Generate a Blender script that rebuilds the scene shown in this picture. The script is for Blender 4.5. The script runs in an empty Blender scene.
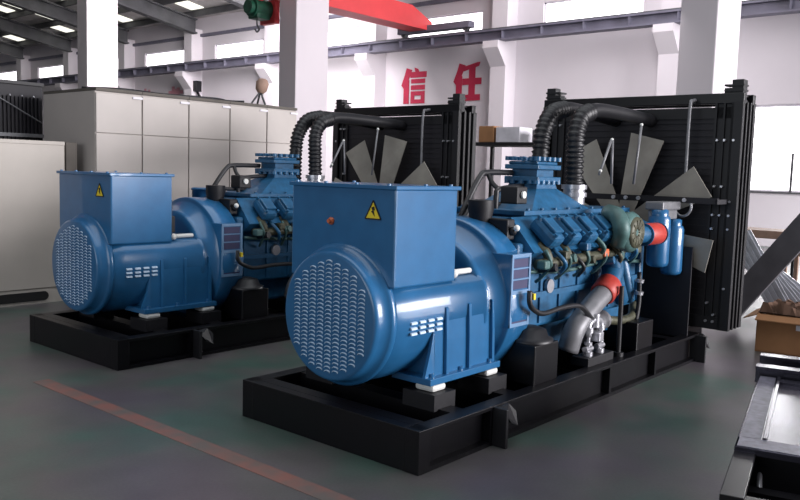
import bpy, bmesh, math, random
from mathutils import Vector, Matrix
random.seed(7)
S = bpy.context.scene
COL = S.collection
PI = math.pi

# ------------------------------------------------------------------ camera, world, lights, exposure
cam_d = bpy.data.cameras.new('camera')
cam_d.lens = 36.0 * 811.66 / 800.0
cam_d.sensor_width = 36.0
cam_d.clip_end = 300
cam = bpy.data.objects.new('camera', cam_d); COL.objects.link(cam)
Rm = Matrix(((0.6519, 0.0540, -0.7560), (-0.7577, 0.0854, -0.6472), (0.0296, 0.9949, 0.0966))).to_quaternion().to_matrix().to_4x4()
Rm.translation = (0, 0, 1.6)
cam.matrix_world = Rm
S.camera = cam

W = bpy.data.worlds.new('world'); S.world = W; W.use_nodes = True
bg = W.node_tree.nodes['Background']
bg.inputs[0].default_value = (0.86, 0.88, 1.0, 1)
bg.inputs[1].default_value = 0.14

def area(name, loc, target, sx, sy, power, col):
    l = bpy.data.lights.new(name, 'AREA'); l.shape = 'RECTANGLE'; l.size = sx; l.size_y = sy
    l.energy = power; l.color = col
    o = bpy.data.objects.new(name, l); COL.objects.link(o)
    d = Vector(target) - Vector(loc)
    o.matrix_world = Matrix.Translation(loc) @ d.to_track_quat('-Z', 'Y').to_matrix().to_4x4()
    return o
area('daylight_side_windows', (14.5, -20, 5.0), (13.5, 8, 2.5), 18, 8, 11500, (1.0, 0.97, 1.0))
area('daylight_roof_lights', (4.5, 4, 8.2), (4.6, 4, 0), 9, 9, 430, (0.93, 0.97, 1.0))
area('fill_behind_camera', (-7, 4, 3), (3, 4, 1), 9, 4, 300, (0.9, 0.95, 1.0))  # added fill lamp lighting the faces turned to the camera, no door modelled
area('daylight_low_window', (20.2, 3.4, 3.3), (17, 2.6, 0), 4, 1.6, 620, (1.0, 1.0, 1.0))
area('fill_far_wall', (15.9, 8.5, 8.0), (20.0, 13, 2.6), 3, 9, 620, (1.0, 0.95, 0.98))  # added fill lamp, kept out of view, to brighten the back wall
area('fill_end_bay', (16.2, 20, 8.1), (19.5, 31, 3.5), 3.4, 7, 2300, (1.0, 0.95, 0.98))  # added fill lamp to lift the dim far left wall and column

S.view_settings.view_transform = 'Standard'
S.view_settings.look = 'None'
S.view_settings.exposure = 0.0
S.view_settings.gamma = 1.0
S.view_settings.use_curve_mapping = False

# ------------------------------------------------------------------ materials
def lin(c): return tuple(((v/255)/12.92 if v/255 <= .04045 else ((v/255+.055)/1.055)**2.4) for v in c) + (1,)
def mat(name, rgb, rough=.5, metal=0, noise=.12, scale=6, bump=0, emit=0, spec=.5, coat=0, rgb2=None, detail=4):
    m = bpy.data.materials.new(name); m.use_nodes = True
    nt = m.node_tree; b = nt.nodes['Principled BSDF']
    c = lin(rgb)
    c2 = lin(rgb2) if rgb2 else tuple(v*(1-noise*2) for v in c[:3]) + (1,)
    tc = nt.nodes.new('ShaderNodeTexCoord'); nz = nt.nodes.new('ShaderNodeTexNoise')
    nz.inputs['Scale'].default_value = scale; nz.inputs['Detail'].default_value = detail
    nt.links.new(tc.outputs['Object'], nz.inputs['Vector'])
    rp = nt.nodes.new('ShaderNodeValToRGB')
    rp.color_ramp.elements[0].position = .3; rp.color_ramp.elements[0].color = c2
    rp.color_ramp.elements[1].position = .7; rp.color_ramp.elements[1].color = c
    nt.links.new(nz.outputs['Fac'], rp.inputs['Fac'])
    nt.links.new(rp.outputs['Color'], b.inputs['Base Color'])
    b.inputs['Roughness'].default_value = rough; b.inputs['Metallic'].default_value = metal
    b.inputs['Specular IOR Level'].default_value = spec
    b.inputs['Coat Weight'].default_value = coat
    if bump:
        bp = nt.nodes.new('ShaderNodeBump'); bp.inputs['Strength'].default_value = bump; bp.inputs['Distance'].default_value = .01
        nt.links.new(nz.outputs['Fac'], bp.inputs['Height']); nt.links.new(bp.outputs['Normal'], b.inputs['Normal'])
    if emit:
        b.inputs['Emission Color'].default_value = c; b.inputs['Emission Strength'].default_value = emit
    return m

M = dict(
    blue=mat('blue_paint', (40, 102, 150), .3, noise=.07, scale=9, coat=.4),
    blue2=mat('engine_blue_paint', (36, 98, 140), .42, noise=.2, scale=14, coat=.1),
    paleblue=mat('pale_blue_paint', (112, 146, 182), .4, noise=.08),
    louvre=mat('lit_louvre_edge', (196, 216, 236), .4, noise=.05),  # overhead light caught by the louvre edges, painted as a pale tone
    grille=mat('purple_grey_grille', (58, 58, 96), .6),
    black=mat('black_gloss_paint', (9, 8, 14), .38, noise=.2, scale=12, spec=.35),
    blackm=mat('black_matt_paint', (15, 14, 21), .55, noise=.2, scale=10),
    core=mat('radiator_fins', (24, 21, 31), .6, noise=.25, scale=3),
    rubber=mat('black_rubber', (30, 30, 34), .45, noise=.15),
    grey=mat('grey_metal', (128, 128, 132), .45, .2, noise=.12, scale=12),
    silver=mat('silver_metal', (196, 196, 202), .3, .6, noise=.1, scale=20),
    white=mat('white_rubber_pad', (226, 226, 222), .6, noise=.06),
    yellow=mat('sign_yellow', (236, 208, 40), .5, noise=.03),
    ink=mat('sign_black', (20, 18, 16), .5),
    red=mat('red_silicone_hose', (190, 62, 52), .5, noise=.12, scale=20),
    orange=mat('orange_lamp', (214, 110, 70), .4),
    tan=mat('tan_fan_blade', (166, 160, 150), .6, noise=.12),
    bronze=mat('olive_brown_casting', (92, 92, 74), .5, .2, noise=.3, scale=14),
    green_grey=mat('grey_green_casting', (80, 114, 112), .5, .1, noise=.2, scale=14),
    cream=mat('cream_cabinet_paint', (181, 173, 168), .5, noise=.03, scale=3),
    cream_dark=mat('cabinet_gap', (92, 86, 80), .7),
    beige=mat('beige_cabinet_paint', (182, 174, 166), .5, noise=.04, scale=3),
    dark=mat('dark_recess', (20, 18, 20), .8),
    wall=mat('white_plaster', (214, 208, 213), .85, noise=.03, scale=.6),
    colm=mat('column_plaster', (208, 201, 206), .85, noise=.02, scale=1),
    rail=mat('rail_grey_paint', (112, 110, 126), .6, noise=.15, scale=2),
    steel=mat('roof_beam_paint', (84, 84, 88), .7, noise=.2, scale=2),
    roof=mat('roof_sheet', (206, 200, 198), .7, noise=.15, scale=2),
    skylight=mat('skylight_panel', (246, 246, 232), .6, emit=1.3, noise=.1),
    pane=mat('daylit_pane', (255, 252, 255), .4, emit=2.6, noise=0),
    frame=mat('window_frame', (226, 222, 230), .6),
    charred=mat('red_wall_paint', (186, 38, 72), .7, noise=.08, scale=3),
    fadedred=mat('faded_red_wall_paint', (206, 146, 158), .8, noise=.08, scale=3),
    crane=mat('crane_red_paint', (218, 68, 72), .5, noise=.1, scale=1),
    green=mat('hoist_green_paint', (30, 92, 70), .5, noise=.3, scale=5),
    cardboard=mat('cardboard', (164, 118, 80), .85, noise=.1, scale=5),
    brown=mat('brown_paper', (110, 82, 66), .9, noise=.2),
    wood=mat('bare_wood', (158, 128, 112), .7, noise=.15, scale=8),
    plank=mat('dark_grey_plank', (92, 90, 96), .6, noise=.12, scale=6),
    sheet=mat('galvanised_sheet', (200, 202, 210), .35, .25, noise=.1, scale=8),
    darksteel=mat('polished_dark_steel', (92, 90, 104), .24, .7, noise=.3, scale=4),
    primer=mat('scuffed_grey_coat', (118, 116, 130), .5, .1, noise=.25, scale=20),
)

def floor_mat():
    m = bpy.data.materials.new('floor_epoxy'); m.use_nodes = True
    nt = m.node_tree; N = nt.nodes; L = nt.links; b = N['Principled BSDF']
    tc = N.new('ShaderNodeTexCoord')
    def nz(s, d=5):
        n = N.new('ShaderNodeTexNoise'); n.inputs['Scale'].default_value = s; n.inputs['Detail'].default_value = d
        L.new(tc.outputs['Object'], n.inputs['Vector']); return n
    n1 = nz(1.1); n2 = nz(3.5); n3 = nz(60, 2)
    r1 = N.new('ShaderNodeValToRGB')
    e = r1.color_ramp.elements
    e[0].position = .36; e[0].color = lin((98, 91, 98))
    e[1].position = .66; e[1].color = lin((78, 102, 93))
    k = e.new(.5); k.color = lin((98, 97, 96))
    L.new(n1.outputs['Fac'], r1.inputs['Fac'])
    mx = N.new('ShaderNodeMix'); mx.data_type = 'RGBA'; mx.blend_type = 'MULTIPLY'; mx.inputs['Factor'].default_value = .5
    r2 = N.new('ShaderNodeValToRGB'); r2.color_ramp.elements[0].position = .3; r2.color_ramp.elements[0].color = (.62, .6, .64, 1); r2.color_ramp.elements[1].position = .7
    L.new(n2.outputs['Fac'], r2.inputs['Fac'])
    L.new(r1.outputs['Color'], mx.inputs['A']); L.new(r2.outputs['Color'], mx.inputs['B'])
    mx2 = N.new('ShaderNodeMix'); mx2.data_type = 'RGBA'; mx2.blend_type = 'MULTIPLY'; mx2.inputs['Factor'].default_value = .35
    L.new(mx.outputs['Result'], mx2.inputs['A']); L.new(n3.outputs['Fac'], mx2.inputs['B'])
    L.new(mx2.outputs['Result'], b.inputs['Base Color'])
    b.inputs['Roughness'].default_value = .38
    b.inputs['Specular IOR Level'].default_value = .4
    return m
M['floor'] = floor_mat()

def line_mat():
    m = bpy.data.materials.new('worn_red_line_paint'); m.use_nodes = True
    nt = m.node_tree; N = nt.nodes; L = nt.links; b = N['Principled BSDF']
    tc = N.new('ShaderNodeTexCoord'); n = N.new('ShaderNodeTexNoise'); n.inputs['Scale'].default_value = 5; n.inputs['Detail'].default_value = 6
    L.new(tc.outputs['Object'], n.inputs['Vector'])
    r = N.new('ShaderNodeValToRGB'); r.color_ramp.elements[0].position = .35; r.color_ramp.elements[0].color = lin((98, 90, 86)); r.color_ramp.elements[1].position = .6; r.color_ramp.elements[1].color = lin((128, 86, 78))
    L.new(n.outputs['Fac'], r.inputs['Fac']); L.new(r.outputs['Color'], b.inputs['Base Color'])
    b.inputs['Roughness'].default_value = .5
    return m
M['line'] = line_mat()

# ------------------------------------------------------------------ mesh helpers
class MB:
    def __init__(self): self.bm = bmesh.new(); self.mi = 0
    def _new(self, fs):
        for f in fs: f.material_index = self.mi
    def use(self, i): self.mi = i; return self
    def faces(self, vs, fs, smooth=False):
        bv = [self.bm.verts.new(v) for v in vs]
        out = []
        for f in fs:
            try:
                q = self.bm.faces.new([bv[i] for i in f]); q.material_index = self.mi; q.smooth = smooth; out.append(q)
            except ValueError: pass
        return out
    def hexa(self, p):   # 8 points: bottom loop then top loop
        return self.faces(p, [(3,2,1,0),(4,5,6,7),(0,1,5,4),(1,2,6,5),(2,3,7,6),(3,0,4,7)])
    def box(self, x0, x1, y0, y1, z0, z1, bev=0):
        f = self.hexa([(x0,y0,z0),(x1,y0,z0),(x1,y1,z0),(x0,y1,z0),(x0,y0,z1),(x1,y0,z1),(x1,y1,z1),(x0,y1,z1)])
        if bev:
            es = {e for q in f for e in q.edges}
            r = bmesh.ops.bevel(self.bm, geom=list(es), offset=bev, segments=2, affect='EDGES', profile=.5)
            self._new(r['faces'])
        return self
    def obox(self, c, ax, ay, az, bev=0):   # centre, three half-axis vectors
        c, ax, ay, az = map(Vector, (c, ax, ay, az))
        p = [c-ax-ay-az, c+ax-ay-az, c+ax+ay-az, c-ax+ay-az, c-ax-ay+az, c+ax-ay+az, c+ax+ay+az, c-ax+ay+az]
        f = self.hexa(p)
        if bev:
            es = {e for q in f for e in q.edges}
            r = bmesh.ops.bevel(self.bm, geom=list(es), offset=bev, segments=2, affect='EDGES', profile=.5)
            self._new(r['faces'])
        return self
    def bar(self, p0, p1, w, h, up=(0,0,1)):
        p0, p1 = Vector(p0), Vector(p1); d = (p1-p0); L = d.length; d.normalize()
        s = d.cross(Vector(up)); 
        if s.length < 1e-4: s = Vector((1,0,0))
        s.normalize(); u = s.cross(d)
        return self.obox((p0+p1)/2, d*L/2, s*w/2, u*h/2)
    def prism(self, poly, off):   # closed polygon of 3D points, extruded by off
        off = Vector(off); n = len(poly)
        a = [Vector(p) for p in poly]; vs = a + [p+off for p in a]
        fs = [tuple(range(n))[::-1], tuple(range(n, 2*n))] + [(i, (i+1) % n, n+(i+1) % n, n+i) for i in range(n)]
        self.faces(vs, fs); return self
    def lathe(self, prof, o=(0,0,0), axis=(1,0,0), seg=48, smooth=True, cap=True, a0=0, a1=2*PI):
        # prof: list of (t along axis, radius)
        o = Vector(o); ax = Vector(axis).normalized()
        u = ax.orthogonal().normalized(); v = ax.cross(u)
        vs = []
        for t, r in prof:
            for k in range(seg):
                a = 2*PI*k/seg
                vs.append(o + ax*t + (u*math.cos(a)+v*math.sin(a))*r)
        fs = []
        for i in range(len(prof)-1):
            for k in range(seg):
                k2 = (k+1) % seg
                fs.append((i*seg+k, i*seg+k2, (i+1)*seg+k2, (i+1)*seg+k))
        fl = self.faces(vs, fs, smooth)
        if cap:
            for i, rev in ((0, True), (len(prof)-1, False)):
                if prof[i][1] > 1e-5:
                    t, r = prof[i]
                    ring = [o + ax*t + (u*math.cos(2*PI*k/seg)+v*math.sin(2*PI*k/seg))*r for k in range(seg)]
                    self.faces(ring, [tuple(range(seg))[::-1] if rev else tuple(range(seg))])
        return self
    def cyl(self, p0, p1, r, r2=None, seg=20, smooth=True):
        p0, p1 = Vector(p0), Vector(p1); d = p1-p0
        return self.lathe([(0, r), (d.length, r if r2 is None else r2)], p0, d, seg, smooth)
    def ball(self, c, r, seg=12):
        prof = [(-r*math.cos(PI*i/8), max(r*math.sin(PI*i/8), 1e-6)) for i in range(9)]
        return self.lathe(prof, c, (0,0,1), seg, cap=False)
    def tube(self, pts, r, seg=10, n=0, smooth=True):
        P = [Vector(p) for p in pts]
        if n: P = catmull(P, n)
        fr = None; rings = []; L = 0
        for i, p in enumerate(P):
            t = (P[min(i+1, len(P)-1)] - P[max(i-1, 0)]).normalized()
            if fr is None: fr = t.orthogonal().normalized()
            fr = (fr - t*fr.dot(t)).normalized(); b = t.cross(fr)
            if i: L += (p-P[i-1]).length
            rr = r(L) if callable(r) else r
            rings.append([p + (fr*math.cos(2*PI*k/seg)+b*math.sin(2*PI*k/seg))*rr for k in range(seg)])
        vs = [v for q in rings for v in q]
        fs = [(i*seg+k, i*seg+(k+1) % seg, (i+1)*seg+(k+1) % seg, (i+1)*seg+k) for i in range(len(P)-1) for k in range(seg)]
        fs += [tuple(range(seg))[::-1], tuple((len(P)-1)*seg+k for k in range(seg))]
        self.faces(vs, fs, smooth); return self
    def build(self, name, mats, parent=None, loc=None):
        bmesh.ops.recalc_face_normals(self.bm, faces=self.bm.faces[:])
        me = bpy.data.meshes.new(name)
        self.bm.to_mesh(me); self.bm.free()
        for m in (mats if isinstance(mats, (list, tuple)) else [mats]): me.materials.append(M[m])
        o = bpy.data.objects.new(name, me); COL.objects.link(o)
        if loc is not None: o.location = loc
        if parent is not None: o.parent = parent
        return o
def catmull(P, n):
    out = []
    Q = [P[0]*2-P[1]] + P + [P[-1]*2-P[-2]]
    for i in range(1, len(Q)-2):
        a, b, c, d = Q[i-1], Q[i], Q[i+1], Q[i+2]
        for k in range(n):
            t = k/n
            out.append(.5*((2*b)+(c-a)*t+(2*a-5*b+4*c-d)*t*t+(3*b-a-3*c+d)*t**3))
    out.append(P[-1].copy()); return out

def hx(p):
    m = MB(); m.hexa(p); return m
def tag(o, label=None, cat=None, group=None, kind=None):
    if label: o['label'] = label
    if cat: o['category'] = cat
    if group: o['group'] = group
    if kind: o['kind'] = kind
    return o
def empty(name, loc, label, cat, group=None, rz=0):
    o = bpy.data.objects.new(name, None); COL.objects.link(o)
    o.location = loc; o.rotation_euler = (0, 0, rz); o.empty_display_size = .2
    return tag(o, label, cat, group)
def copy_tree(o, parent=None):
    c = o.copy(); COL.objects.link(c)
    if parent is not None: c.parent = parent
    for ch in list(o.children): copy_tree(ch, c)
    return c

# ------------------------------------------------------------------ setting
tag(MB().box(-12, 24, -14, 56, -.2, 0).build('floor', 'floor'), kind='structure')
XW = 21.4; BAY = 5.33; P0 = 8.55
WX = [(-1, 4.50), (0, 9.83), (1, 15.17), (2, 20.5), (3, 25.83), (4, 31.2), (5, 36.5), (6, 41.87), (7, 47.2)]
# back wall with real openings for the high windows and the low window
w = MB()
WB, WT, WW = 5.97, 6.72, 3.15
y0, y1 = -8, 56
w.box(XW, XW+.3, y0, y1, 3.52, WB); w.box(XW, XW+.3, y0, y1, WT, 8.2)
edge = y0
for _, y in WX:
    w.box(XW, XW+.3, edge, y, WB, WT); edge = y+WW
w.box(XW, XW+.3, edge, y1, WB, WT)
w.box(XW, XW+.3, y0, y1, 0, 1.36)
w.box(XW, XW+.3, 7.15, y1, 1.36, 3.52); w.box(XW, XW+.3, y0, 1.6, 1.36, 3.52)
for k in range(-3, 9):                       # pilasters and their crane corbels
    y = P0+k*BAY
    w.box(20.85, XW, y, y+.55, 0, 7.4)
    w.prism([(20.85, y, 4.85), (20.85, y, 5.56), (20.4, y, 5.56), (20.4, y, 5.36)], (0, .55, 0))
w.build('wall_back', 'wall')['kind'] = 'structure'
for i, (_, y) in enumerate(WX):
    f = MB()
    for a, b, c, d in ((y, y+WW, WB, WB+.05), (y, y+WW, WT-.05, WT), (y, y+.05, WB, WT), (y+WW-.05, y+WW, WB, WT)):
        f.box(XW+.06, XW+.14, a, b, c, d)
    fr = f.build('window_%d' % (i+1), 'frame'); fr['kind'] = 'structure'
    MB().box(XW+.09, XW+.11, y+.05, y+WW-.05, WB+.05, WT-.05).build('pane', 'pane', fr)
f = MB()
for a, b, c, d in ((1.6, 7.15, 1.36, 1.41), (1.6, 7.15, 3.46, 3.52), (1.6, 1.66, 1.36, 3.52), (7.09, 7.15, 1.36, 3.52)):
    f.box(XW+.06, XW+.14, a, b, c, d)
f.use(1)
for yy in (5.78, 3.7): f.box(XW+.05, XW+.12, yy-.025, yy+.025, 1.36, 2.32)
f.box(XW-.03, XW+.08, 1.6, 7.15, 1.33, 1.37)
fr = f.build('window_10', ['frame', 'steel']); fr['kind'] = 'structure'
MB().box(XW+.09, XW+.11, 1.66, 7.09, 1.41, 3.46).build('pane', 'pane', fr)

# ceiling: sloping roof sheet with beams, purlins and skylights as parts
SL = .17
def rz(x): return 7.92 + (XW-x)*SL
cb = MB(); cb.hexa([(6, 13, rz(6)), (XW, 13, rz(XW)), (XW, 56, rz(XW)), (6, 56, rz(6)), (6, 13, rz(6)+.1), (XW, 13, rz(XW)+.1), (XW, 56, rz(XW)+.1), (6, 56, rz(6)+.1)])
ceil = cb.build('ceiling', 'roof'); ceil['kind'] = 'structure'
for k in range(2, 9):
    y = P0+k*BAY-.35
    b = MB()
    for (za, zb, wa) in ((-.86, -.80, .18), (-.80, -.30, .04), (-.30, -.24, .18)):
        b.hexa([(7, y+.18-wa, rz(7)+za), (20.9, y+.18-wa, rz(20.9)+za), (20.9, y+.18+wa, rz(20.9)+za), (7, y+.18+wa, rz(7)+za),
                (7, y+.18-wa, rz(7)+zb), (20.9, y+.18-wa, rz(20.9)+zb), (20.9, y+.18+wa, rz(20.9)+zb), (7, y+.18+wa, rz(7)+zb)])
    b.build('beam', 'steel', ceil)
for i in range(10):
    x = 7.6+i*1.45
    MB().box(x-.05, x+.05, 13, 56, rz(x)-.25, rz(x)-.01).build('purlin', 'steel', ceil)
for k in range(1, 8):
    for j in range(3):
        y = P0+k*BAY+.9+1.55*j
        b = MB()
        for i in range(9):
            x = 7.75+i*1.45; xe = x+1.15
            if (i+j) % 3 == 0: continue
            b.hexa([(x, y, rz(x)-.03), (xe, y, rz(xe)-.03), (xe, y+.85, rz(xe)-.03), (x, y+.85, rz(x)-.03),
                    (x, y, rz(x)-.005), (xe, y, rz(xe)-.005), (xe, y+.85, rz(xe)-.005), (x, y+.85, rz(x)-.005)])
        b.build('skylight', 'skylight', ceil)
tag(MB().box(XW-.12, XW, 13, 56, 7.1, 7.22).build('trim_1', 'rail'), kind='structure')

# red line painted on the floor
tag(MB().box(2.665, 2.785, -3, 5.75, 0, .002).build('floor_line', 'line'), 'faded red line painted across the grey green floor', 'floor marking')

# free-standing columns
for y, lab in ((5.22, 'white square column standing behind the front radiator at right'),
               (15.95, 'bright white square column between the two generator sets'),
               (26.5, 'pinkish white square column rising behind the cream cabinets')):
    tag(MB().box(14.3, 15.45, y, y+.66, 0, 9.6, .02).build('square_column', 'colm'), lab, 'column')

# crane rail along the wall, crane bridge and hoist
b = MB()
b.box(20.42, 20.78, -8, 56, 5.56, 5.61); b.box(20.57, 20.63, -8, 56, 5.61, 5.84); b.box(20.42, 20.78, -8, 56, 5.84, 5.89)
k = -7.5
while k < 55:
    b.box(20.43, 20.77, k, k+.02, 5.61, 5.84); k += 1.33
b.use(1).box(20.56, 20.64, -8, 56, 5.89, 5.95)
tag(b.build('crane_rail_beam', ['rail', 'steel']), 'long grey crane runway beam carried on the wall corbels', 'crane rail')
cr = empty('overhead_crane', (20.6, 17, 5.95), 'red overhead crane bridge whose end rides the wall rail', 'crane')
b = MB()
b.hexa([(-18, -.35, .15), (-.9, -.35, .15), (-.9, .35, .15), (-18, .35, .15), (-18, -.35, .8), (-.9, -.35, .8), (-.9, .35, .8), (-18, .35, .8)])
b.hexa([(-.9, -.35, .15), (.1, -.35, .15), (.1, .35, .15), (-.9, .35, .15), (-.9, -.35, .8), (.1, -.35, .42), (.1, .35, .42), (-.9, .35, .8)])
b.build('girder', 'crane', cr)
b = MB().box(-.15, .15, -2.0, .9, .1, .3, .02); b.build('end_truck', 'rail', cr)
for y in (-1.8, .7): MB().cyl((-.07, y, .09), (.07, y, .09), .09).build('wheel', 'steel', cr)
ho = empty('electric_hoist', (14.3, 17.3, 5.47), 'green electric hoist hanging under the crane beside the middle column', 'hoist')
b = MB(); b.cyl((-.3, .1, .33), (.25, .1, .33), .25); b.cyl((-.42, .1, .33), (-.3, .1, .33), .18); b.box(-.25, .2, -.1, .3, .05, .3, .03); b.build('drum', 'green', ho)
MB().box(.25, .42, -.2, .4, -.02, .59).build('trolley_plate', 'crane', ho); MB().box(-.2, -.1, -.15, .35, .5, .6).build('trolley_plate', 'crane', ho)
b = MB(); b.tube([(-.1, .1, .1), (-.1, .1, -.1)], .02); b.tube([(-.1, .1, -.1), (-.02, .1, -.2), (-.1, .1, -.28), (-.17, .1, -.2)], .025, n=4); b.build('hook', 'steel', ho)

# wall characters, strokes in (u to the viewer's right, v up), unit square
def character(strokes, yl, yr, z0, z1, name, matn, label):
    b = MB()
    for q, s in enumerate(strokes):
        poly = [(XW-.004-.0015*q, yl+(yr-yl)*u, z0+(z1-z0)*v) for u, v in s]
        b.prism(poly, (-.02, 0, 0))
    return tag(b.build(name, matn), label, 'wall lettering', 'red wall characters')
def R_(a, b_, c, d): return [(a, c), (b_, c), (b_, d), (a, d)]
ren = [[(.20, 1.0), (.42, .94), (.28, .66), (.12, .40), (.0, .52), (.12, .78)], R_(.10, .31, 0, .66)]
xin = ren + [[(.52, 1.0), (.66, .96), (.72, .86), (.56, .86)], R_(.36, 1.0, .72, .88), R_(.40, .95, .56, .68), R_(.40, .95, .38, .51),
             R_(.40, .54, 0, .34), R_(.81, .95, 0, .34), R_(.54, .81, .22, .34), R_(.54, .81, 0, .11)]
rn = ren + [[(.36, .78), (.90, .90), (.94, 1.0), (.86, 1.0), (.36, .90)], R_(.33, 1.0, .42, .59), R_(.56, .78, .08, .90), R_(.36, .97, 0, .16)]
character(xin, 18.45, 17.36, 3.90, 5.10, 'wall_character', 'charred', 'red painted character 信 on the back wall, left of its neighbour')
character(rn, 16.22, 15.12, 3.92, 5.12, 'wall_character', 'charred', 'red painted character 任 on the back wall nearer the pilaster')
blk = [R_(.3, .45, .3, 1), R_(.6, .75, .2, .95), R_(.1, .95, .72, .84), R_(.05, .95, .35, .47), R_(.15, .9, 0, .12)]
character(blk, 34.7, 33.6, 3.92, 5.1, 'wall_character', 'fadedred', 'faded red wall character peeking over cabinets, left of the pair')
character(blk[::-1]+[R_(.4, .6, 0, .9)], 32.5, 31.2, 3.92, 5.1, 'wall_character', 'fadedred', 'faded red wall character peeking over cabinets, right of the pair')
b = MB(); b.box(20.92, 21.2, 29.62, 29.86, 4.75, 5.2, .01); b.build('junction_box', 'blackm')
jb = bpy.data.objects['junction_box']; tag(jb, 'dark junction box on the pilaster above the cream cabinets', 'junction box')
b = MB(); b.tube([(21.05, 29.72, 4.72), (21.1, 29.3, 4.3), (21.3, 28.2, 3.8), (21.34, 27.8, 3.0)], .05, 8, 6)
tag(b.build('hanging_cable', 'blackm'), 'dark cable drooping down the wall from the pilaster junction box', 'cable')

# ------------------------------------------------------------------ generator set
def make_genset():
    g = empty('generator_set', (3.24, 3.335, 0), 'x', 'generator', 'generator sets')
    # --- base frame
    b = MB(); Wd = .735; Lb = 3.98
    for s in (-1, 1):
        yo = s*Wd; yi = s*(Wd-.10); yw = s*(Wd-.055)
        lo, hi = min(yo, yi), max(yo, yi)
        b.box(.02, Lb, lo, hi, .215, .24, .004); b.box(.02, Lb, lo, hi, 0, .025)
        b.box(.02, Lb, min(yw, yi), max(yw, yi), .02, .22)
        b.box(.0, .10, min(yo, yi), max(yo, yi), 0, .24, .003)
        b.box(.66, .69, lo, hi, .02, .22); b.box(2.2, 2.23, lo, hi, .02, .22); b.box(3.0, 3.03, lo, hi, .02, .22)
    b.box(0, .07, -Wd+.1, Wd-.1, 0, .24, .003); b.box(.07, .16, -Wd+.1, Wd-.1, .215, .24)
    for x in (.47, 1.02, 1.55, 2.6, 3.55): b.box(x-.06, x+.06, -Wd+.06, Wd-.06, .05, .235)
    b.box(.07, Lb, -Wd+.1, Wd-.1, .01, .03)
    b.box(Lb-.1, Lb, -Wd+.1, Wd-.1, 0, .24)
    base = b.build('base_frame', 'black', g)
    for x in (.70, 3.86):
        for s in (-1, 1):
            c = MB(); c.box(x-.012, x+.012, min(s*.69, s*.83), max(s*.69, s*.83), .0, .235, .004)
            c.prism([(x, s*.735, .22), (x+.12, s*.735, .235), (x+.15, s*.77, .19), (x+.13, s*.80, .11), (x+.06, s*.80, .14), (x, s*.80, .20)], (0, s*.02, 0))
            c.build('lifting_lug', 'blackm', base)
    # floor straps under the radiator
    # --- alternator
    zc = .75
    half = [(.0, .965), (.34, .962), (.385, .945), (.42, .91), (.442, .86), (.45, .80), (.448, .74), (.435, .66), (.405, .58), (.36, .51), (.29, .44), (.22, .39), (.12, .355), (0, .345)]
    sec = half + [(-y, z) for y, z in half[-2:0:-1]]
    b = MB(); n = len(sec)
    st = [(.16, .93), (.24, 1), (.97, 1), (.975, 1.03), (1.0, 1.03)]
    b.faces([(x, y*k, zc+(z-zc)*k) for x, k in st for y, z in sec], [(i*n+q, i*n+(q+1) % n, (i+1)*n+(q+1) % n, (i+1)*n+q) for i in range(4) for q in range(n)], True)
    for s in (-1, 1):
        b.prism([(.47, s*.445, .72), (.47, s*.45, .60), (.47, s*.455, .40), (.47, s*.1, .40), (.47, s*.1, .72)], (.60, 0, 0))
        b.prism([(.47, s*.455, .40), (.47, s*.45, .60), (.47, s*.445, .70), (.44, s*.445, .55), (.38, s*.455, .40)], (0, -s*.02, 0))
    alt = b.build('alternator', 'blue', g)
    b = MB(); b.lathe([(.165, .40), (.165, .415), (.155, .422), (.13, .422), (.12, .41), (.11, .394), (.06, .384), (.042, .379), (.033, .371), (.03, .358), (.03, 0.0001)], (0, 0, zc), (1, 0, 0), 72, cap=False)
    b.use(1)
    cols = [-.27, -.204, -.138, -.072, -.006, .06, .126, .192, .258]
    for ci, cy in enumerate(cols):
        half = math.sqrt(max(.325**2 - (abs(cy)+.0)**2, .01)); zz = zc - half
        while zz < zc+half:
            vs = []; n = 6
            for i in range(n+1):
                a = PI*i/n; yy = cy + .024*math.cos(a); hh = .010*math.sin(a)
                vs += [(.0305, yy, zz+hh), (.0225, yy, zz+hh-.0035), (.0225, yy, zz+hh-.0055), (.0305, yy, zz+hh-.0055)]
            fs = []
            for i in range(n):
                for q in range(4): fs.append((i*4+q, i*4+(q+1) % 4, i*4+4+(q+1) % 4, i*4+4+q))
            b.faces(vs, fs); zz += .024
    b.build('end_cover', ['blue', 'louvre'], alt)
    for s in (-1, 1):
        for r in range(3):
            for c in range(4):
                x = .27+c*.078; z = .745-r*.031; y = s*.449
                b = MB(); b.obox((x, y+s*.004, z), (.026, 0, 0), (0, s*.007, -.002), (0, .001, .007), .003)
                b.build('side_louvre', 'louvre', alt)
        b = MB(); b.box(.38, 1.10, min(s*.20, s*.50), max(s*.20, s*.50), .365, .405, .004)
        for x in (.44, .72, 1.03): b.cyl((x, s*.46, .405), (x, s*.46, .425), .018, seg=8)
        b.build('mounting_foot', 'blue', alt)
        for x in (.57, .80, 1.05):
            MB().prism([(x-.012, s*.478, .405), (x-.012, s*.472, .62), (x-.012, s*.462, .80), (x-.012, s*.38, .84), (x-.012, s*.3, .405)], (.024, 0, 0)).build('rib', 'blue', alt)
        for x in (.47, 1.02):
            MB().box(x-.065, x+.065, min(s*.36, s*.50), max(s*.36, s*.50), .322, .365, .018).build('rubber_pad', 'white', alt)
            MB().box(x-.1, x+.1, min(s*.30, s*.54), max(s*.30, s*.54), .225, .322).build('pedestal', 'blackm', alt)
    # --- terminal box
    b = MB(); b.box(.135, .70, -.41, .44, .945, 1.505, .012)
    b.box(.12, .715, -.425, .455, 1.497, 1.52, .004)
    for (x, y) in ((.14, -.35), (.14, -.1), (.14, .15), (.14, .4), (.42, -.385), (.66, -.385), (.66, .42)): b.cyl((x, y, 1.52), (x, y, 1.53), .012, seg=8)
    tb = b.build('terminal_box', 'blue', g)
    b = MB(); x = .134
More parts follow.
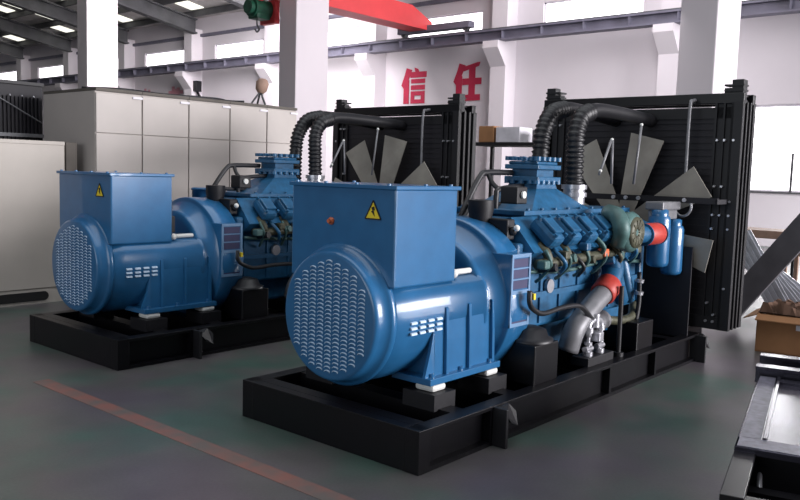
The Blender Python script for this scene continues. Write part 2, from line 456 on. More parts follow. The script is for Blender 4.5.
    b.prism([(x, .303, 1.328), (x, .183, 1.328), (x, .243, 1.432)], (-.002, 0, 0))
    b.use(1); x = .1315
    b.prism([(x, .235, 1.40), (x, .228, 1.377), (x, .238, 1.377), (x, .230, 1.343), (x, .257, 1.372), (x, .247, 1.374), (x, .256, 1.392)], (-.002, 0, 0))
    for p, q in (((.303, 1.328), (.183, 1.328)), ((.183, 1.328), (.243, 1.432)), ((.243, 1.432), (.303, 1.328))):
        b.bar((x, p[0], p[1]), (x, q[0], q[1]), .008, .003, (1, 0, 0))
    for o_ in (0,):
        pass
    sg = b.build('warning_sign', ['yellow', 'ink'], tb); sg.location = (0, -.485, 0)
    sg['label'] = 'yellow triangle with black lightning bolt'
    # bracket between the box and bell housing
    b = MB(); b.box(.70, .76, -.36, -.30, 1.02, 1.16); b.box(.70, .72, -.38, -.2, 1.0, 1.3); b.build('bracket', 'blackm', tb)
    b = MB(); b.cyl((.79, -.33, .985), (.96, -.33, .985), .018, seg=8); b.build('glint_bit', 'white', tb)  # white bits put in for the highlights below the terminal box
    MB().ball((.74, -.37, .985), .028).build('glint_bit', 'white', tb)
    # --- bell housing with vent panels
    b = MB(); b.lathe([(.97, .36), (.97, .43), (1.0, .44), (1.03, .44), (1.10, .51), (1.115, .53), (1.115, .548), (1.125, .556), (1.35, .556), (1.36, .53), (1.38, .5), (1.38, .3)], (0, 0, zc), (1, 0, 0), 72)
    for i in range(14):
        a = 2*PI*i/14; b.cyl((1.02, .40*math.cos(a), zc+.40*math.sin(a)), (1.045, .425*math.cos(a), zc+.425*math.sin(a)), .012, seg=8)
    bell = b.build('bell_housing', 'blue', g)
    for s in (-1, 1):
        b = MB(); b.box(1.11, 1.34, min(s*.36, s*.545), max(s*.36, s*.545), .62, 1.095, .004)
        zs = [1.035, .965, .895, .80, .73, .66]
        b.use(0)
        for z in zs:
            b.use(1).box(1.14, 1.31, min(s*.543, s*.548), max(s*.543, s*.548), z-.028, z+.028)
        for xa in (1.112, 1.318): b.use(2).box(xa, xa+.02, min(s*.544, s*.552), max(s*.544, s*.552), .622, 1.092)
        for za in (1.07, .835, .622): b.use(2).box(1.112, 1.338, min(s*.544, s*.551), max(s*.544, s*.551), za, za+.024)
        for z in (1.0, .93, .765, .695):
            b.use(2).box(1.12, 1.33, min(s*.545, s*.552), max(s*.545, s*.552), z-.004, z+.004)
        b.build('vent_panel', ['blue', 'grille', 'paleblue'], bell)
    # --- engine block
    b = MB(); b.box(1.38, 3.40, -.36, .36, .52, 1.02, .02); b.box(1.40, 3.35, -.26, .26, .30, .53, .03)
    for s in (-1, 1):
        b.prism([(1.46, s*.12, 1.26), (1.46, s*.36, .98), (1.46, s*.50, 1.08), (1.46, s*.30, 1.31)], (1.75, 0, 0))
        for i in range(7): b.box(1.5+i*.27, 1.53+i*.27, min(s*.355, s*.375), max(s*.355, s*.375), .55, .98)
        b.box(1.32, 3.38, min(s*.36, s*.39), max(s*.36, s*.39), .74, .78)
    b.box(1.42, 3.40, -.22, .22, 1.0, 1.30, .02)
    b.box(1.38, 1.46, -.42, .42, .60, 1.14, .02)
    b.box(3.36, 3.44, -.40, .40, .55, 1.25, .02)
    eng = b.build('engine', 'blue2', g)
    for s in (-1, 1):
        for i in range(6):
            x = 1.66+i*.25
            c = MB(); dv = Vector((0, s*.66, .75)); up = Vector((0, s*.75, -.66))
            c.obox(Vector((x, s*.44, 1.175))+dv*.05, (.078, 0, 0), up*-.115, dv*.055, .035)
            c.obox(Vector((x, s*.44, 1.175))+dv*.115, (.06, 0, 0), up*-.07, dv*.012, .008)
            for q in (-.09, .09):
                for xx in (-.065, .065): c.cyl(Vector((x+xx, s*.44, 1.175))+dv*.10-up*q, Vector((x+xx, s*.44, 1.175))+dv*.122-up*q, .013, seg=8)
            c.build('cylinder_head_cover', 'blue2', eng)
        c = MB(); c.tube([(1.5, s*.50, 1.0), (2.0, s*.52, 1.01), (2.75, s*.50, 1.03), (3.0, s*.46, 1.1)], .036, 12, 6)
        for i in range(6): c.tube([(1.60+i*.27, s*.44, 1.12), (1.61+i*.27, s*.50, 1.08), (1.63+i*.27, s*.52, 1.01)], .034, 8, 4)
        c.build('exhaust_manifold', 'bronze', eng)
        for q in range(16):
            x = 1.5+q*.095+random.uniform(-.02, .02); z = 1.0+random.uniform(-.05, .09)
            c = MB()
            if q % 3 == 0: c.box(x, x+.07, min(s*.50, s*.57), max(s*.50, s*.57), z, z+.06, .012)
            elif q % 3 == 1: c.cyl((x, s*.46, z), (x+.02, s*.58, z+.02), .03, seg=12)
            else: c.tube([(x, s*.50, z+.1), (x+.05, s*.58, z), (x+.12, s*.50, z-.08)], .016, 8, 4)
            c.build('pipe_fitting', ['green_grey', 'bronze', 'blue2', 'rubber', 'orange'][(q*7) % 4 if q != 9 else 4], eng)
        c = MB()
        for i in range(6): c.tube([(1.55+i*.27, s*.53, 1.10), (1.58+i*.27, s*.56, 1.0), (1.63+i*.27, s*.46, .9), (1.66+i*.27, s*.40, .86)], .013, 6, 4)
        c.tube([(1.45, s*.44, .95), (2.0, s*.45, .92), (2.6, s*.45, .95), (3.3, s*.42, .9)], .016, 6, 6)
        c.build('fuel_line', 'green_grey', eng)
    c = MB(); c.box(1.62, 3.30, -.31, .31, 1.315, 1.35, .006); c.box(1.66, 3.26, -.26, .26, 1.24, 1.315, .01)
    for i in range(9):
        for s in (-1, 1): c.cyl((1.7+i*.19, s*.285, 1.35), (1.7+i*.19, s*.285, 1.365), .014, seg=8)
    c.build('intake_manifold', 'blue2', eng)
    # --- air outlet tower with two bolted flanges
    c = MB()
    def ring(x0, x1, y, z): return [(x0, -y, z), (x1, -y, z), (x1, y, z), (x0, y, z)]
    rs = [ring(1.76, 2.66, .28, 1.34), ring(1.88, 2.54, .22, 1.40), ring(2.06, 2.36, .13, 1.50), ring(2.08, 2.34, .12, 1.56)]
    c.faces([p for r in rs for p in r], [(i*4+k_, i*4+(k_+1) % 4, i*4+4+(k_+1) % 4, i*4+4+k_) for i in range(3) for k_ in range(4)] + [(3, 2, 1, 0), (12, 13, 14, 15)])
    c.box(2.04, 2.38, -.15, .15, 1.555, 1.59, .006); c.box(2.09, 2.33, -.11, .11, 1.58, 1.65); c.box(2.04, 2.38, -.15, .15, 1.645, 1.68, .006)
    c.box(2.06, 2.36, -.13, .13, 1.68, 1.705, .01)
    for z in (1.535, 1.71):
        for i in range(5):
            for s in (-1, 1): c.cyl((2.06+i*.075, s*.128, z), (2.06+i*.075, s*.128, z+.03), .027, seg=10)
        for i in range(3):
            for xx in (2.06, 2.36): c.cyl((xx, -.08+i*.08, z), (xx, -.08+i*.08, z+.03), .026, seg=10)
    c.build('charge_air_flange', 'blue2', eng)
    # --- turbochargers
    for s in (-1, 1):
        o = MB(); y = s*.52
        prof = [(0, .05), (.0, .10), (.02, .14), (.05, .158), (.10, .15), (.14, .11), (.18, .07)]
        o.lathe([(t, r) for t, r in prof], (2.60, s*.70, 1.19), (0, -s, 0), 32)
        o.tube([(2.60, s*.46, 1.33), (2.50, s*.58, 1.31), (2.46, s*.64, 1.22), (2.52, s*.60, 1.10)], .065, 14, 5)
        t = o.build('turbocharger', 'green_grey', eng)
    for s in (-1, 1):
        o = MB(); o.lathe([(0, .0001), (.02, .025), (.03, .05), (.03, .115), (-.01, .125), (-.02, .095)], (2.60, s*.68, 1.19), (0, s, 0), 28, cap=False)
        for i in range(10):
            a = 2*PI*i/10; o.bar((2.60+.03*math.cos(a), s*.705, 1.19+.03*math.sin(a)), (2.60+.1*math.cos(a), s*.712, 1.19+.1*math.sin(a)), .012, .008, (0, 1, 0))
        o.build('compressor_inlet', 'bronze', eng)
        o = MB(); o.lathe([(0, .075), (.02, .088), (.24, .088), (.26, .075)], (2.86, s*.64, 1.16), (1, 0, 0), 20); o.build('red_coupling', 'red', eng)
        o = MB(); o.tube([(2.66, s*.62, 1.17), (2.80, s*.64, 1.165), (2.95, s*.64, 1.16), (3.12, s*.61, 1.16), (3.20, s*.44, 1.19), (3.20, s*.3, 1.25)], .07, 14, 5)
        for x in (2.845, 3.12): o.lathe([(0, .09), (.012, .09)], (x, s*.64, 1.16), (1, 0, 0), 20)
        o.build('charge_pipe', 'blue2', eng)
    # --- filters
    for (x, zt) in ((3.36, 1.33), (3.66, 1.24)):
        o = MB(); o.lathe([(0, .0001), (0, .05), (.015, .082), (.04, .092), (.40, .092), (.43, .08)], (x, -.55, zt-.47), (0, 0, 1), 28)
        o.lathe([(.0, .07), (.05, .07), (.06, .05)], (x, -.55, zt-.04), (0, 0, 1), 20)
        o.build('oil_filter', 'blue', eng)
    o = MB(); o.box(3.30, 3.68, -.60, -.44, 1.34, 1.41, .012); o.box(3.32, 3.66, -.58, -.46, 1.26, 1.34, .01); o.build('filter_head', 'grey', eng)
    # --- small controls and pipes
    o = MB(); o.box(1.47, 1.60, -.34, -.20, 1.40, 1.52, .01); o.build('control_module', 'blackm', eng)
    MB().cyl((1.53, -.345, 1.465), (1.53, -.36, 1.465), .025, seg=14).build('glint_disc', 'white', eng)  # white disc painting the highlight on the control module
    o = MB(); o.tube([(2.06, .1, 1.615), (1.74, .1, 1.61), (1.64, .1, 1.57), (1.46, .1, 1.34), (1.40, .1, 1.2)], .022, 10, 6)
    o.tube([(2.08, 0, 1.52), (1.76, 0, 1.49), (1.72, 0, 1.44), (1.72, 0, 1.28)], .020, 10, 6)
    o.tube([(1.74, .1, 1.61), (1.73, .05, 1.54), (1.74, 0, 1.49)], .018, 8, 4)
    o.tube([(2.2, .05, 1.37), (1.7, .05, 1.38), (1.5, .05, 1.37), (1.38, .05, 1.25)], .018, 8, 5)
    o.build('breather_pipe', 'rubber', eng)
    o = MB(); o.lathe([(0, .075), (.18, .075), (.18, .085), (.2, .085), (.205, .07)], (1.50, .32, 1.18), (0, 0, 1), 24); o.build('oil_filler', 'blue', eng)
    o = MB(); o.lathe([(0, .05), (.2, .09), (.26, .09)], (1.36, -.12, 1.16), (0, 0, 1), 20); o.box(1.35, 1.44, -.35, -.05, 1.16, 1.3, .01); o.ball((1.40, -.36, 1.22), .03); o.build('thermostat_housing', 'blackm', eng)
    o = MB(); o.ball((1.385, -.40, 1.245), .022); o.build('white_plug', 'white', eng)
    o = MB(); o.tube([(1.24, -.61, .86), (1.24, -.615, .78), (1.30, -.61, .73), (1.43, -.61, .69), (1.7, -.60, .70), (1.95, -.60, .68), (2.15, -.60, .56)], .018, 8, 6); o.build('cable_loom', 'rubber', eng)
    MB().box(1.262, 1.285, -.63, -.60, .80, .84).build('cable_tag', 'yellow', eng)
    o = MB(); o.cyl((1.87, -.375, .81), (1.87, -.40, .81), .05, seg=18); o.build('round_plate', 'silver', eng)
    # lower coolant pipe with red coupling
    o = MB(); o.tube([(1.98, -.50, .34), (2.02, -.53, .50), (2.22, -.53, .62), (2.46, -.52, .72)], .078, 16, 6); o.build('coolant_pipe', 'grey', eng)
    d = Vector((.32, .02, .15)).normalized()
    o = MB(); o.lathe([(0, .088), (.01, .098), (.15, .098), (.16, .088)], Vector((2.44, -.52, .71)), d, 20); o.build('red_coupling', 'red', eng)
    o = MB(); o.tube([(2.57, -.51, .77), (2.68, -.48, .88), (2.74, -.42, 1.0)], .085, 16, 5)
    o.tube([(2.62, -.50, 1.0), (2.70, -.50, .82), (2.86, -.48, .62)], .06, 12, 5); o.tube([(2.95, -.42, .95), (2.98, -.46, .75), (3.05, -.46, .6)], .05, 12, 5)
    o.build('water_pump_housing', 'blue2', eng)
    o = MB(); o.cyl((2.15, -.50, .44), (2.55, -.48, .50), .075, seg=18); o.build('starter_motor', 'grey', eng)
    for x in (2.10, 2.28):
        o = MB(); o.cyl((x, -.60, .30), (x, -.60, .46), .014, seg=8)
        o.cyl((x, -.60, .30), (x, -.60, .33), .036, seg=10); o.cyl((x-.05, -.60, .35), (x+.05, -.60, .35), .022, seg=8); o.cyl((x, -.60, .38), (x, -.60, .40), .03, seg=8)
        o.tube([(x, -.60, .44), (x+.0, -.60, .53), (2.19, -.60, .565)], .022, 8, 4); o.cyl((x, -.60, .47), (x, -.60, .51), .034, seg=8)
        o.build('drain_valve', 'silver', eng)
    o = MB(); o.cyl((2.19, -.60, .50), (2.19, -.60, .60), .035, seg=10); o.box(2.155, 2.225, -.66, -.58, .40, .47, .008); o.build('valve_tee', 'silver', eng)
    MB().box(2.0, 2.40, -.66, -.52, .235, .30, .005).build('valve_block', 'blackm', eng)
    o = MB(); o.cyl((2.52, -.64, .235), (2.52, -.64, .78), .018, seg=10); o.cyl((2.52, -.64, .235), (2.52, -.64, .27), .04, seg=10); o.build('stay_rod', 'blackm', eng)
    o = MB(); o.tube([(3.02, -.55, .84), (3.02, -.56, .60), (2.98, -.56, .44)], .02, 8, 5); o.build('filter_pipe', 'blackm', eng)
    o = MB()
    for z in (.76, .66): o.cyl((3.02, -.555, z), (3.02, -.56, z+.025), .035, seg=10)
    o.build('pipe_nut', 'silver', eng)
    # --- mounts
    for s in (-1, 1):
        o = MB(); o.box(1.26, 1.56, min(s*.40, s*.66), max(s*.40, s*.66), .235, .50, .008); o.build('engine_mount', 'black', g)
        o = MB(); o.lathe([(0, .15), (.02, .15), (.03, .12), (.08, .10), (.10, .04)], (1.41, s*.53, .50), (0, 0, 1), 28); o.build('mount_cap', 'rubber', g)
        o = MB(); o.box(2.80, 3.10, min(s*.40, s*.66), max(s*.40, s*.66), .235, .46, .008); o.build('engine_mount', 'black', g)
        o = MB(); o.tube([(2.55, s*.52, .50), (2.72, s*.53, .475), (2.95, s*.53, .48), (3.10, s*.48, .56)], .035, 10, 5); o.build('mount_arm', 'bronze', g)
    # --- radiator
    b = MB(); x0, x1 = 3.96, 4.27; hw = .975
    b.box(x0+.03, x1-.03, -.76, .76, .36, 2.22)
    for i in range(32): b.box(x0+.022, x0+.03, -.76, .76, .39+i*.057, .402+i*.057)
    rad = b.build('radiator', 'core', g)
    for s in (-1, 1):
        b = MB()
        b.box(x0+.02, x1, min(s*.735, s*.93), max(s*.735, s*.93), .29, 2.27)
        for ya, yb, xa in ((.735, .755, x0), (.81, .825, x0), (.88, .90, x0-.01)): b.box(xa, x0+.03, min(s*ya, s*yb), max(s*ya, s*yb), .29, 2.27)
        for xa, xb in ((x0-.01, x0+.04), (x0+.10, x0+.13), (x0+.19, x0+.22), (x1-.04, x1+.02)): b.box(xa, xb, min(s*.88, s*hw), max(s*.88, s*hw), .29, 2.28)
        b.build('side_frame', 'blackm', rad)
        for z in (.36, .42, .52, .66, 1.18, 1.3, 1.42, 1.55, 1.95, 2.1):
            for y in (.775, .837, .915):
                if random.random() < .6: MB().cyl((x0+.02, s*y, z), (x0-.022, s*y, z), .011, seg=6).build('bolt', 'silver', rad)
        b = MB(); b.box(x0+.02, x0+.12, min(s*.86, s*.96), max(s*.86, s*.96), 2.27, 2.47, .006); b.box(x0+.02, x0+.10, min(s*.80, s*.86), max(s*.80, s*.86), 2.30, 2.40)
        for q in range(4): b.box(x0+.01, x0+.13, min(s*.80, s*.965), max(s*.80, s*.965), 2.28+q*.045, 2.295+q*.045)
        b.build('lifting_post', 'blackm', rad)
        MB().box(x0, x1+.1, min(s*.4, s*.60), max(s*.4, s*.60), .0, .30).build('radiator_foot', 'black', rad)
    for xa in (x0, x1-.07): MB().box(xa, xa+.07, -hw, hw, 2.265, 2.355, .005).build('top_beam', 'black', rad)
    MB().box(x0+.02, x1, -hw+.05, hw-.05, 2.14, 2.235).build('tank', 'blackm', rad); MB().box(x0, x1, -hw+.05, hw-.05, .29, .40).build('tank', 'blackm', rad)
    MB().box(3.70, 3.73, -.90, .90, 1.40, 1.45).build('cross_brace', 'core', rad)
    for y in (-.62, -.2, -.08, .04, .5): MB().cyl((3.70, y, 1.425), (3.68, y, 1.425), .018, seg=8).build('bolt', 'silver', rad)
    MB().box(3.74, 3.755, -.70, .70, .22, 1.02).build('belt_guard', 'core', rad)
    for s in (-1, 1): MB().box(3.70, 3.98, min(s*.88, s*.90), max(s*.88, s*.90), 1.40, 1.44).build('brace_arm', 'core', rad)
    # fan on the engine side
    zf = 1.15
    b = MB(); b.cyl((3.60, 0, zf), (3.96, 0, zf), .15, seg=24); fan = b.build('fan_hub', 'blackm', g)
    for i in range(8):
        a = math.radians(90+14+45*i)
        c, s_ = math.cos(a), math.sin(a)
        # ly grows to the viewer's left, so mirror
        er = Vector((0, -(-c), s_)); er = Vector((0, c, s_)); et = Vector((0, -s_, c))
        q = MB(); tw = Vector((.05, 0, 0))
        p = []
        for (r, hwid) in ((.14, .06), (.45, .10), (.85, .15)):
            k1 = Vector((3.80, 0, zf)) + er*r
            p.append([k1 - et*hwid - tw*.5, k1 + et*hwid + tw*.5])
        vs = []
        for l, rr in p:
            for dx in (-.004, .004): vs += [l+Vector((dx, 0, 0)), rr+Vector((dx, 0, 0))]
        fs = []
        for i2 in range(2):
            o_ = i2*4; n_ = o_+4
            fs += [(o_, o_+1, n_+1, n_), (o_+2, n_+2, n_+3, o_+3), (o_, n_, n_+2, o_+2), (o_+1, o_+3, n_+3, n_+1)]
        fs += [(0, 2, 3, 1), (8, 9, 11, 10)]
        q.faces(vs, fs); q.build('fan_blade', 'tan', fan)
    # --- ribbed hoses and top pipes
    def rib(r): return lambda L: r*(1+.15*math.sin(2*PI*L/.042))
    def hose(pts, r, name):
        o = MB(); P = catmull([Vector(p) for p in pts], 40); Q = [P[0]]
        acc = 0
        for i in range(1, len(P)):
            acc += (P[i]-P[i-1]).length
            if acc >= .0098: Q.append(P[i]); acc = 0
        o.tube(Q, rib(r), 16, 0); return o.build(name, 'rubber', g)
    hose([(2.60, -.15, 1.50), (2.59, -.15, 1.75), (2.59, -.15, 1.94), (2.66, -.15, 2.07), (2.82, -.15, 2.13)], .066, 'ribbed_hose')
    hose([(2.63, .20, 1.36), (2.64, .20, 1.80), (2.68, .20, 1.98), (2.80, .20, 2.12), (3.0, .20, 2.17)], .066, 'ribbed_hose')
    o = MB(); o.tube([(2.78, -.15, 2.125), (2.95, -.15, 2.15), (3.4, -.15, 2.15), (4.0, -.15, 2.13)], .058, 16, 6); o.build('top_pipe', 'rubber', g)
    o = MB(); o.tube([(2.96, .20, 2.165), (3.1, .20, 2.18), (3.5, .20, 2.17), (4.0, .20, 2.14)], .06, 16, 6); o.build('top_pipe', 'rubber', g)
    o = MB()
    for z in (1.44, 1.50): o.lathe([(0, .10), (.035, .10)], (2.60, -.15, z), (0, 0, 1), 24)
    o.lathe([(0, .085), (.14, .085)], (2.60, -.15, 1.38), (0, 0, 1), 24); o.build('hose_clamp', 'silver', g)
    for pts in ([(2.62, -.35, 1.62), (2.80, -.35, 1.90)], [(2.82, -.36, 1.55), (2.80, -.36, 1.90)], [(3.25, -.35, 1.55), (3.32, -.36, 2.05)], [(3.3, .3, 2.24), (3.8, .25, 2.2)]):
        MB().tube(pts, .011, 6).build('stay_wire', 'grey', g)
    for p in ((2.64, -.35, 1.65), (2.80, -.355, 1.90), (3.32, -.36, 2.05)): MB().ball(p, .014).build('wire_end', 'white', g)
    # hanging vent pipe with ring
    o = MB(); o.tube([(3.99, -.56, 2.30), (3.90, -.56, 2.29), (3.84, -.56, 2.2), (3.84, -.56, 1.44)], .014, 10, 5); o.build('vent_pipe', 'grey', g)
    o = MB(); pts = [(3.82, -.56+.075*math.cos(2*PI*i/24), 1.365+.085*math.sin(2*PI*i/24)) for i in range(25)]; o.tube(pts, .012, 8); o.build('coiled_ring', 'silver', g)
    return g

gen = make_genset()
gen['label'] = 'front blue generator set on a black skid, larger of the two'
gen2 = copy_tree(gen)
gen2.location = (3.27, 6.365, 0)
gen2['label'] = 'rear blue generator set on a black skid, in front of the cream cabinets'
# orange knob only on the near terminal box
tb = [c for c in gen.children if c.name.startswith('terminal_box')][0]
MB().lathe([(0, .022), (.012, .022), (.016, .012), (.03, .012)], (.135, .09, 1.297), (-1, 0, 0), 16).build('indicator_lamp', 'orange', tb)

# ------------------------------------------------------------------ cream cabinets
xs = [4.84, 5.44, 6.10, 6.74, 7.37, 7.92]
cl = ['leftmost cream switch cabinet, its plain side facing the beige cabinet', 'second cream switch cabinet from the left end of the row',
      'middle cabinet of the five cream switch cabinets', 'fourth cream switch cabinet from the left, before the last one', 'rightmost cream switch cabinet beside the white column']
for i in range(5):
    a, b_ = xs[i]+.003, xs[i+1]-.003
    c = empty('switch_cabinet', ((a+b_)/2, 8.8, 0), cl[i], 'cabinet', 'cream switch cabinets')
    h = (b_-a)/2
    m = MB(); m.box(-h, h, .012, 1.25, 0.08, 2.42, .004); m.box(-h+.02, h-.02, .04, 1.1, 0, .08); m.build('body', 'cream', c)
    MB().box(-h+.006, h-.006, -.012, .012, .12, 1.935, .004).build('door', 'cream', c)
    MB().box(-h+.006, h-.006, -.012, .012, 1.945, 2.40, .004).build('upper_panel', 'cream', c)
    MB().box(-h, h, -.02, 1.25, 2.42, 2.455).build('top_rail', 'cream_dark', c)
    m = MB(); m.box(h-.13, h, -.03, -.012, 2.36, 2.385); m.build('latch', 'frame', c)
# things lying on the cabinets
t = empty('tripod_stand', (7.40, 9.0, 2.457), 'small tripod with tan head standing on the cream cabinets', 'tripod')
for dx, dy in ((-.14, 0), (.06, -.06), (.08, .14)): MB().tube([(.02, 0, .2), (dx, dy, .012)], .014, 8).build('leg', 'steel', t)
m = MB(); m.lathe([(0, .04), (.05, .08), (.15, .09), (.2, .06), (.21, .001)], (.02, 0, .17), (.25, 0, 1), 14); m.build('head', 'wood', t)
tag(MB().tube([(4.95, 9.3, 2.48), (5.3, 9.0, 2.48), (5.9, 9.1, 2.48), (6.6, 8.95, 2.48), (6.95, 9.1, 2.48), (7.1, 8.95, 2.48)], .018, 8, 8).build('loose_cable', 'blackm'), 'black cable lying along the top of the cream cabinets', 'cable')

# beige cabinet at left edge
c = empty('beige_cabinet', (3.3, 8.95, 0), 'low beige metal cabinet with a slotted base, at the left edge', 'cabinet')
m = MB(); m.box(-1.25, 1.25, .0, .42, .17, 1.82, .006); m.build('body', 'beige', c)
m = MB(); m.box(-1.25, 1.25, .002, .40, .0, .17)
m.build('plinth', 'beige', c)
m = MB(); n = 10; pts = []
for i in range(n+1): a = -PI/2+PI*i/n; pts.append((.99+.05*math.cos(a), -.012, .085+.05*math.sin(a)))
for i in range(n+1): a = PI/2+PI*i/n; pts.append((-.1+.05*math.cos(a), -.012, .085+.05*math.sin(a)))
m.prism(pts, (0, .013, 0)); m.build('fork_slot', 'dark', c)
MB().box(-1.25, 1.25, -.004, .004, .168, .176).build('seam', 'cream_dark', c)
MB().box(-1.252, 1.252, -.006, .42, 1.78, 1.822, .004).build('lid', 'beige', c)
# black fin panel standing behind the beige cabinet
c = empty('radiator_core', (3.85, 10.45, 0), 'black finned radiator core standing behind the low beige cabinet', 'radiator')
m = MB(); m.box(-1.6, 1.18, .02, .3, .1, 2.56)
for i in range(56): m.box(-1.58+i*.049, -1.56+i*.049, -.01, .02, .2, 2.4)
m.build('core', 'core', c)
MB().box(-1.6, 1.18, -.03, .3, 1.895, 1.94).build('cross_bar', 'grey', c)
MB().box(-1.6, 1.18, -.03, .32, 2.55, 2.59).build('top_bar', 'blackm', c)
m = MB(); m.tube([(.1, -.04, 2.62), (.5, -.05, 2.42), (1.15, -.04, 2.08)], .008, 6, 5); m.build('wire', 'grey', c)
m = MB()
for i in range(10): m.ball((-.3+i*.15, -.02, 2.41), .012, 6)
m.build('bolt', 'silver', c)
tag(MB().box(4.60, 4.74, 9.02, 9.3, 0, 1.82, .01).build('dark_post', 'cream_dark'), 'narrow dark post in the gap beside the beige cabinet', 'post')

# ------------------------------------------------------------------ storage rack between the generator sets
rk = empty('storage_rack', (10.6, 6.9, 0), 'black steel storage rack seen between the two generator sets', 'rack')
m = MB()
for z in (2.08, 1.2, .4): m.box(-.3, .3, -1.3, .55, z-.05, z, .004)
m.build('shelf', 'blackm', rk)
for x in (-.28, .24):
    for y in (-1.28, .49): MB().box(x, x+.05, y, y+.05, 0, 2.10).build('post', 'blackm', rk)
MB().box(10.4, 10.75, 6.98, 7.24, 2.08, 2.33, .01); 
tag(MB().box(10.36, 10.7, 7.06, 7.34, 2.081, 2.33, .012).build('tan_box', 'cardboard'), 'tan cardboard box at left end of the rack top', 'box')
tag(MB().box(10.36, 10.72, 6.60, 7.02, 2.081, 2.31, .008).build('grey_box', 'frame'), 'long pale grey box in the middle of the rack top', 'box')
tag(MB().box(10.36, 10.7, 6.05, 6.38, 2.081, 2.26, .008).build('grey_bin', 'grey'), 'dark rimmed grey bin at right end of the rack top', 'bin')
tag(MB().box(10.36, 10.8, 6.6, 7.0, 1.201, 1.42, .008).build('cream_box', 'cream'), 'cream box on the middle shelf of the rack', 'box')

# ------------------------------------------------------------------ right-hand clutter
wb = empty('work_bench', (12.2, 3.3, 0), 'wooden bench under the low window, half hidden by the radiator', 'bench')
m = MB(); m.box(-.35, .35, -.18, 1.0, .82, .93, .006); m.build('bench_top', 'wood', wb)
for x in (-.3, .26):
    for y in (-.12, .9): MB().box(x, x+.05, y, y+.05, 0, .82).build('leg', 'wood', wb)
wb = empty('small_table', (11.3, 2.4, 0), 'low brown table beyond the leaning plank at the right edge', 'table')
m = MB(); m.box(-.3, .4, -.6, .55, .68, .73, .006); m.build('table_top', 'wood', wb)
for x in (-.26, .3):
    for y in (-.55, .47): MB().box(x, x+.03, y, y+.03, 0, .68).build('leg', 'blackm', wb)
d = Vector((0, -0.444, 0.612)).normalized(); nrm = Vector((0, d.z, -d.y))
p0 = Vector((9.200, 3.040, .13)); p1 = p0+d*2.3
m = MB(); m.obox((p0+p1)/2, (.035, 0, 0), nrm*.13, d*(p1-p0).length/2, .006)
tag(m.build('leaning_plank', 'plank'), 'wide dark grey plank leaning beside the front radiator', 'plank')
for i, lab in enumerate(('nearest shiny metal sheet leaning beside the grey plank', 'second shiny metal sheet of the leaning stack', 'third shiny metal sheet of the leaning stack', 'farthest shiny metal sheet of the leaning stack')):
    x = 9.50+.05*i
    a = Vector((x, 3.05+.05*i, 1.0-.04*i)); b_ = Vector((x, 2.44-.16*i, .02)); m = MB(); dd = b_-a; L = dd.length; dd.normalize(); nn = Vector((0, dd.z, -dd.y))
    for k in range(8):
        m.obox((a+b_)/2 + nn*(-.105+.03*k) + Vector((.006 if k % 2 else -.006, 0, 0)), nn*.016, dd*L/2, (.006, 0, 0))
    tag(m.build('metal_sheet', 'sheet'), lab, 'metal sheet', 'leaning metal sheets')
bx = empty('cardboard_box', (8.35, 2.0, 0), 'open brown cardboard box on the floor at right', 'box', rz=.12)
m = MB(); w_, dd_, h_ = .32, .40, .36
m.box(-w_, w_, -dd_, dd_, 0, .012)
for a in ((-w_, -w_+.012, -dd_, dd_), (w_-.012, w_, -dd_, dd_), (-w_, w_, -dd_, -dd_+.012), (-w_, w_, dd_-.012, dd_)): m.box(a[0], a[1], a[2], a[3], 0, h_)
m.build('carton', 'cardboard', bx)
hx([(-w_-.10, -dd_, h_-.05), (-w_, -dd_, h_-.012), (-w_, dd_, h_-.012), (-w_-.10, dd_, h_-.05), (-w_-.10, -dd_, h_-.04), (-w_, -dd_, h_-.002), (-w_, dd_, h_-.002), (-w_-.10, dd_, h_-.04)]).build('flap', 'cardboard', bx)
hx([(-w_, dd_, h_-.012), (w_, dd_, h_-.012), (w_, dd_+.12, h_-.06), (-w_, dd_+.12, h_-.06), (-w_, dd_, h_-.004), (w_, dd_, h_-.004), (w_, dd_+.12, h_-.052), (-w_, dd_+.12, h_-.052)]).build('flap', 'cardboard', bx)
MB().box(-w_-.003, -w_+.0, -.02, .06, .24, .29).build('tape', 'frame', bx)
m = MB()
nx, ny = 14, 16
vs = []
for a in range(nx+1):
    for c in range(ny+1):
        e_ = 0 if a in (0, nx) or c in (0, ny) else 1
        vs.append((-.30+.6*a/nx+random.uniform(-.015, .015), -.38+.76*c/ny+random.uniform(-.015, .015), .372+e_*random.uniform(.0, .085)*(1+.6*math.sin(a*.7)*math.cos(c*.5))))
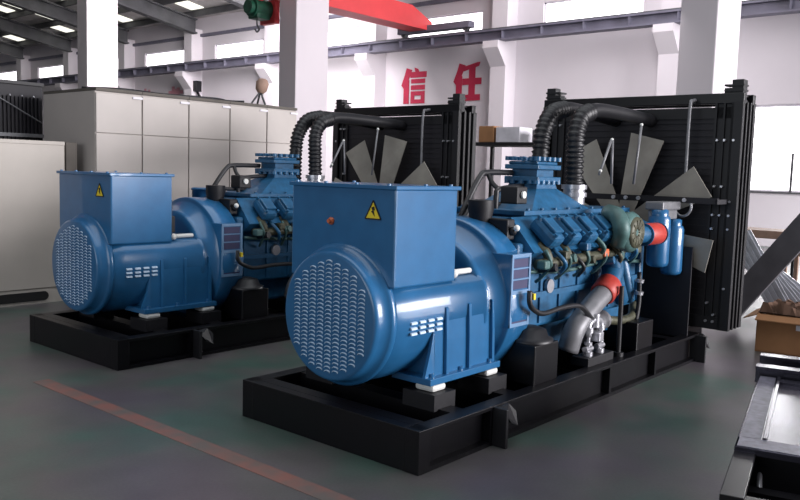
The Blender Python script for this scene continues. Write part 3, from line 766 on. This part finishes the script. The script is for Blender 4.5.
m.faces(vs, [(a*(ny+1)+c, (a+1)*(ny+1)+c, (a+1)*(ny+1)+c+1, a*(ny+1)+c+1) for a in range(nx) for c in range(ny)])
fl_ = [(-.30, -.38, .364), (.30, -.38, .364), (.30, .38, .364), (-.30, .38, .364)]
m.faces(fl_, [(3, 2, 1, 0)])
tag(m.build('brown_packing', 'brown', None, (8.35, 2.0, 0)), 'crumpled brown packing filling the open cardboard box', 'packing')

# foreground steel skid with tray, bottom right
sk = empty('steel_skid', (3.9, 1.2, 0), 'glossy black steel skid with a shiny tray in the foreground', 'skid', rz=.23)
Lx, Wy, zt = 1.36, 1.3, .40
m = MB()
for y in (0, -Wy):
    m.box(-.75, Lx+.35, y-.09, y, 0, .03); m.box(-.75, Lx+.35, y-.06, y-.03, .03, .36); m.box(-.75, Lx+.35, y-.09, y, .35, .38, .003)
for x in (-.75, -.12, Lx+.25): m.box(x, x+.09, -Wy, -.02, 0, .36)
m.box(-.3, -.22, -Wy, -.04, .22, .25)
m.build('skid_frame', 'black', sk)
m = MB(); m.box(-.16, Lx, -Wy, -.0, zt-.03, zt-.015); m.box(-.16, .0, -Wy, 0, zt-.02, zt, .004); m.box(-.16, Lx, -.11, 0, zt-.02, zt, .004); m.box(-.16, Lx, -Wy, -Wy+.1, zt-.02, zt, .004); m.box(Lx-.08, Lx, -Wy, 0, zt-.02, zt, .004)
m.box(0, Lx, -.125, -.11, zt-.02, zt+.012)
m.build('tray', 'darksteel', sk)
m = MB(); m.box(-.0, Lx, -.10, -.01, zt, zt+.003); m.box(-.15, -.005, -Wy, -.01, zt, zt+.003); m.build('scuffed_strip', 'primer', sk)
for (x, z) in ((Lx, .44), (Lx+.36, .44)):
    m = MB(); m.box(x, x+.10, -Wy, .02, z, z+.02, .003); m.box(x+.04, x+.06, -Wy, .02, .36, z); m.box(x, x+.10, -Wy, .02, .36, .375); m.build('cross_beam', 'darksteel', sk)
m = MB(); m.tube([(-.02, -.10, .36), (-.2, -.12, .2), (-.35, -.14, .05)], .012, 8); m.box(-.5, -.36, -.5, -.12, .03, .06, .004); m.build('chrome_strip', 'silver', sk)
